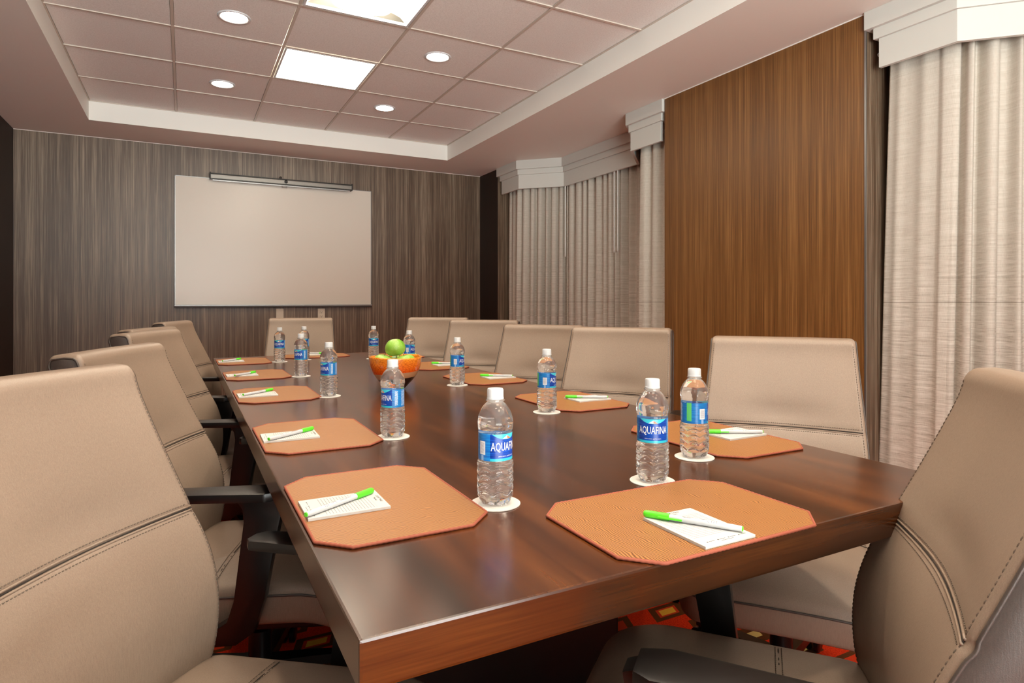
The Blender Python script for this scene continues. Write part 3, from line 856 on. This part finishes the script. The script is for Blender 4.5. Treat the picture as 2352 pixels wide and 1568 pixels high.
def make_pen():
    # lies along local x, cap at -x; origin at the middle on the paper
    r = empty('pen'); tag(r, 'x', 'pen', 'white pens with lime green caps')
    def rot(bm):
        for v in bm.verts: x, y, z = v.co; v.co = Vector((z, y, x+.0056))
    bm = bmesh.new(); lathe(bm, [(.0046, -.035), (.0046, .060), (.0040, .0738)], 20); rot(bm); obj('barrel', bm, M_PENW, r, True, 40)
    bm = bmesh.new(); lathe(bm, [(.0040, -.0755), (.0052, -.0735), (.0056, -.0700), (.0056, -.0345)], 20); rot(bm); cap = obj('cap', bm, M_GREEN, r, True, 40)
    bm = bmesh.new(); box(bm, -.052, -.014, -.0078, -.0048, .0040, .0066, .001); obj('clip', bm, M_GREEN, cap)
    bm = bmesh.new(); lathe(bm, [(.0038, .0739), (.0036, .0755)], 16); rot(bm); obj('end_plug', bm, M_GREEN, r)
    def pl(x0, y0):
        def f(x, y):
            a = (y+y0)/.0047; return (x+x0, .0047*math.sin(a)*-1*-1, .0056+.00475*math.cos(a))
        return f
    text_mesh('COURTYARD', .0040, M_INK, 'printed_name', r, pl(-.008, .0022))
    text_mesh('Marriott', .0038, M_INK, 'printed_name', r, pl(-.008, -.0014))
    bm = bmesh.new()
    for i in range(3): tube(bm, [(.030+.0035*i, .0047*math.sin(a), .0056+.00475*math.cos(a)) for a in (-.9, -.4, .1, .6, 1.1)], .0002, 4)
    tube(bm, [(.012+.002*k, .0047*math.sin(a), .0056+.00475*math.cos(a)) for k, a in enumerate((.9, .3, -.1, .1, .6, .2, -.6, -1))], .0002, 4)
    obj('printed_doodle', bm, M_INK, r); return r

# bottle ----------------------------------------------------------
BP = [(.0, .0), (.0215, .0), (.0255, .0025), (.0285, .007), (.0300, .012), (.0312, .0150), (.0316, .018)]
def make_bottle():
    r = empty('water_bottle'); tag(r, 'x', 'bottle', 'bottles of water on coasters')
    n = 96
    prof = [(.020, .0008), (.0250, .0022), (.0278, .0055), (.0290, .0095), (.0302, .0125), (.0316, .0150)]
    z = .0165
    while z < .0745: prof.append((.0317, z)); z += .00105
    prof += [(.0300, .0765), (.0297, .079), (.0297, .126), (.0300, .1285), (.0297, .130), (.0303, .1315)]
    for k in range(1, 22):
        z = .1315+(.180-.1315)*k/21
        prof.append((smooth_table([(.1315, .0303), (.136, .0314), (.143, .0318), (.150, .0308), (.158, .0284), (.166, .0243), (.173, .0188), (.178, .0137), (.180, .0126)], z), z))
    prof += [(.0125, .1835)]
    def fn(rr, zz, a):
        if zz < .0135:                                   # petals at the foot
            k = 1-zz/.0135; rr *= 1-.10*k*(abs(math.cos(4.5*a))**3)
        if .016 <= zz <= .0745:                          # four scalloped rings
            off = .0055*abs(math.sin(3.5*a))
            for zc in (.0205, .034, .0475, .061):
                d = zz-(zc+off)
                rr -= .0023*math.exp(-(d/.0018)**2)
                rr += .0008*math.exp(-((d-.004)/.0022)**2)
            rr -= .0010*math.exp(-((zz-.0725)/.0012)**2)
        if .132 < zz < .170:                             # fluted shoulder
            f = abs(math.sin(3*a+.4))
            rr -= .0012*(1-f)**2*math.exp(-((zz-.150)/.012)**2)
            rr -= .0010*math.exp(-((zz-(.1345+.005*(1-f)))/.0018)**2)
        return rr, zz
    bm = bmesh.new(); lathe(bm, prof, n, fn=fn); obj('bottle_body', bm, M_WATER, r, True)
    bm = bmesh.new(); lathe(bm, [(.0165, .1795), (.0165, .1812), (.0137, .1818)], 32, close_top=False, close_bot=False); obj('neck_ring', bm, M_WATER, r, True, 40)
    bm = bmesh.new()
    def cf(rr, zz, a): return (rr-.0003*(math.sin(30*a) > 0) if .1862 < zz < .1985 else rr, zz)
    lathe(bm, [(.0128, .1822), (.0148, .1824), (.0148, .1852), (.0144, .1856), (.0145, .1864), (.0144, .1984), (.0132, .2005), (.006, .2008)], 60, fn=cf)
    obj('cap', bm, M_CAP, r, True, 40)
    # label sleeve; u runs so that the front (u=.5) faces local +x
    me_b = bmesh.new(); uvl = me_b.loops.layers.uv.new('UVMap'); N = 64; RL = .0300
    vs = [[me_b.verts.new((RL*math.cos(a), RL*math.sin(a), z)) for a in [-PI+2*PI*i/N for i in range(N)]] for z in (.0795, .1255)]
    for i in range(N):
        j = (i+1) % N; f = me_b.faces.new((vs[0][i], vs[0][j], vs[1][j], vs[1][i]))
        for lp, (uu, vv) in zip(f.loops, ((i/N, 0), ((i+1)/N, 0), ((i+1)/N, 1), (i/N, 1))): lp[uvl].uv = (uu, vv)
    me = bpy.data.meshes.new('label'); me_b.to_mesh(me); me_b.free()
    for p in me.polygons: p.use_smooth = True
    lb = link('label', me, M_LABEL, r)
    def wrap(zc, rad=RL+.00025, a0=0):
        return lambda x, y: (rad*math.cos(x/rad+a0), rad*math.sin(x/rad+a0), zc+y)
    t = text_mesh('AQUAFINA', .0135, M_LTEXT, 'printed_name', lb, lambda x, y: wrap(.1035)(x*.88, y*1.5), .0001)
    text_mesh('pure water, perfect taste.', .0032, M_LTEXT, 'printed_line', lb, wrap(.0880))
    return r
mat0, note0, pen0, bot0 = make_mat(), make_note(), make_pen(), make_bottle()
bm = bmesh.new(); lathe(bm, [(.0435, 0), (.0440, .0003), (.0440, .0016), (.0435, .0019)], 48)
coaster0 = obj('coaster', bm, M_CARD, None, True, 40); tag(coaster0, 'x', 'coaster', 'round white card coasters')
first = {}
def use(o):
    if o.name not in first: first[o.name] = 1; return o
    return copy_tree(o)
# mat centre, rotation, pen (cap x, y, tail x, y in the sitter's frame), bottle (x, y), bottle turn, place words
def cam_turn(x, y, off):       # label front turned off degrees from facing the camera (positive = to the right of the picture)
    return math.atan2(-y, -x)+R(off)
PL = [
 (.725, .782, 0, (-.07, .003, .015, -.119), (.818, .957), 3, 'at the near end of the table', 'just behind the near-end mat'),
 (.308, 1.092, -90, (-.019, -.006, .061, -.138), (.483, .979), 42, 'on the left side nearest the camera', 'largest in view, left of the near-end mat'),
 (.308, 1.708, -90, (-.024, 0, .067, -.125), (.483, 1.586), -62, 'second along the left side', 'standing in front of the fruit bowl'),
 (.308, 2.515, -90, (-.056, 0, .052, -.123), (.478, 2.376), -58, 'third along the left side', 'third from the camera on the left side'),
 (.308, 3.22, -90, (-.03, 0, .09, -.105), (.488, 3.066), -45, 'fourth along the left side', 'fourth from the camera on the left side'),
 (.308, 3.98, -90, (-.055, -.005, .065, -.12), (.495, 3.863), -8, 'farthest along the left side', 'leftmost, at the far left corner'),
 (1.215, 1.19, 90, (.015, .003, -.055, -.120), (1.028, 1.059), 125, 'on the right side nearest the camera', 'rightmost, by the near right mat'),
 (1.215, 1.86, 90, (.022, .005, -.056, -.121), (1.027, 1.709), 78, 'second along the right side', 'second from the camera on the right side'),
 (1.215, 2.58, 90, (.036, .003, -.054, -.12), (1.022, 2.435), 74, 'third along the right side', 'third from the camera on the right side'),
 (1.215, 3.22, 90, (.04, 0, -.05, -.12), (1.045, 3.138), 70, 'fourth along the right side', 'behind the right rim of the fruit bowl'),
 (1.215, 3.92, 90, (.04, 0, -.05, -.12), (1.036, 3.80), 8, 'farthest along the right side', 'far bottle just left of the top apple'),
 (.755, 4.165, 180, (-.06, -.03, .05, -.11), (.645, 3.94), -12, 'at the far end of the table', 'right before the chair at the far end'),
]
for (mx, my, rz, pen, (bx, by), turn, where, bwhere) in PL:
    q = use(mat0); q.location = (mx, my, TZ); q.rotation_euler = (0, 0, R(rz)); q['label'] = 'tan leather desk mat with clipped corners ' + where
    Mx = Matrix.Rotation(R(rz), 3, 'Z')
    off = Mx @ Vector((-.024 if rz == 0 else (.015 if rz == -90 else -.012), -.066, 0))
    q = use(note0); q.location = (mx+off.x, my+off.y, TZ+.0043); q.rotation_euler = (0, 0, R(rz)+R(random.uniform(-1, 1)) if rz else 0)
    q['label'] = 'small white ruled notepad on the mat ' + where
    a = Mx @ Vector((pen[0], pen[1], 0)); b = Mx @ Vector((pen[2], pen[3], 0)); c = (a+b)/2; d = b-a
    q = use(pen0); q.location = (mx+c.x, my+c.y, TZ+.0088); q.rotation_euler = (0, 0, math.atan2(d.y, d.x))
    q['label'] = 'white pen with green cap on the notepad ' + where
    q = use(coaster0); q.location = (bx, by, TZ+.0002); q['label'] = 'round white coaster under the water bottle ' + bwhere
    q = use(bot0); q.location = (bx, by, TZ+.0021); q.rotation_euler = (0, 0, cam_turn(bx, by, turn)); q['label'] = 'blue-labelled water bottle, ' + bwhere

# ------------------------------------------------------------------ fruit bowl and apples
BX, BY = .757, 2.449
def bprof(z): return smooth_table([(0, .034), (.006, .040), (.02, .053), (.04, .072), (.065, .089), (.095, .101), (.133, .1065)], z)
bm = bmesh.new()
outer = [(bprof(z), z) for z in [0, .003, .008, .015, .025, .035, .045, .055, .065, .075, .085, .095, .105, .115, .125, .131]]
inner = [(bprof(z)-.006, z) for z in [.131, .12, .105, .09, .075, .06, .045, .03, .018, .010]]
lathe(bm, outer+[(.1035, .133)]+inner, 64, fn=lambda r, z, a: (r, z+.002*math.sin(a*2+1)*(z/.133)))
o = obj('fruit_bowl', bm, M_BOWL, None, True); o.location = (BX, BY, TZ+.0003); tag(o, 'orange crackle glass bowl with a dark brown foot holding green apples', 'bowl')
def make_apple():
    r = empty('apple'); tag(r, 'x', 'apple', 'green apples in the bowl')
    bm = bmesh.new(); n = 28; m = 22; prof = []
    for i in range(m+1):
        t = PI*i/m; rr = math.sin(t)
        z = -math.cos(t); x = rr*(1+.10*math.cos(t*1.0+PI)*-1*-1)
        x = rr*(1.0+.09*z); z2 = z*.88-(.20 if z > 0 else -.12)*math.exp(-(rr/.28)**2)
        prof.append((max(x, .004)*.0415, z2*.0415))
    lathe(bm, prof, n, fn=lambda r_, z, a: (r_*(1+.018*math.cos(5*a)*(1 if z < -.01 else .5)), z)); obj('flesh', bm, M_APPLE, r, True)
    bm = bmesh.new(); tube(bm, [(0, 0, .025), (.0015, 0, .033), (.004, .001, .041)], .0012, 6); obj('stem', bm, M_STEM, r); return r
ap = make_apple()
Fv = Vector((math.sin(R(27.8)), math.cos(R(27.8)), 0)); Rv = Vector((math.cos(R(27.8)), -math.sin(R(27.8)), 0))
AP = [(-.047, -.014, .106, (.15, .1, .4), 'green apple on the left in the bowl, under the topmost one'),
      (.045, -.018, .106, (-.12, .15, 2.2), 'green apple on the right in the bowl, its stem showing'),
      (.000, .058, .095, (.2, -.1, 1.1), 'green apple at the back of the bowl'),
      (-.002, .004, .168, (PI-.15, .12, 1.0), 'green apple resting on top of the others'),
      (.0, .0, .048, (.1, .1, .2), 'green apple at the bottom of the bowl')]
for (a, f, z, rot, lab) in AP:
    q = use(ap); p = Rv*a+Fv*f; q.location = (BX+p.x, BY+p.y, TZ+z); q.rotation_euler = rot; q['label'] = lab
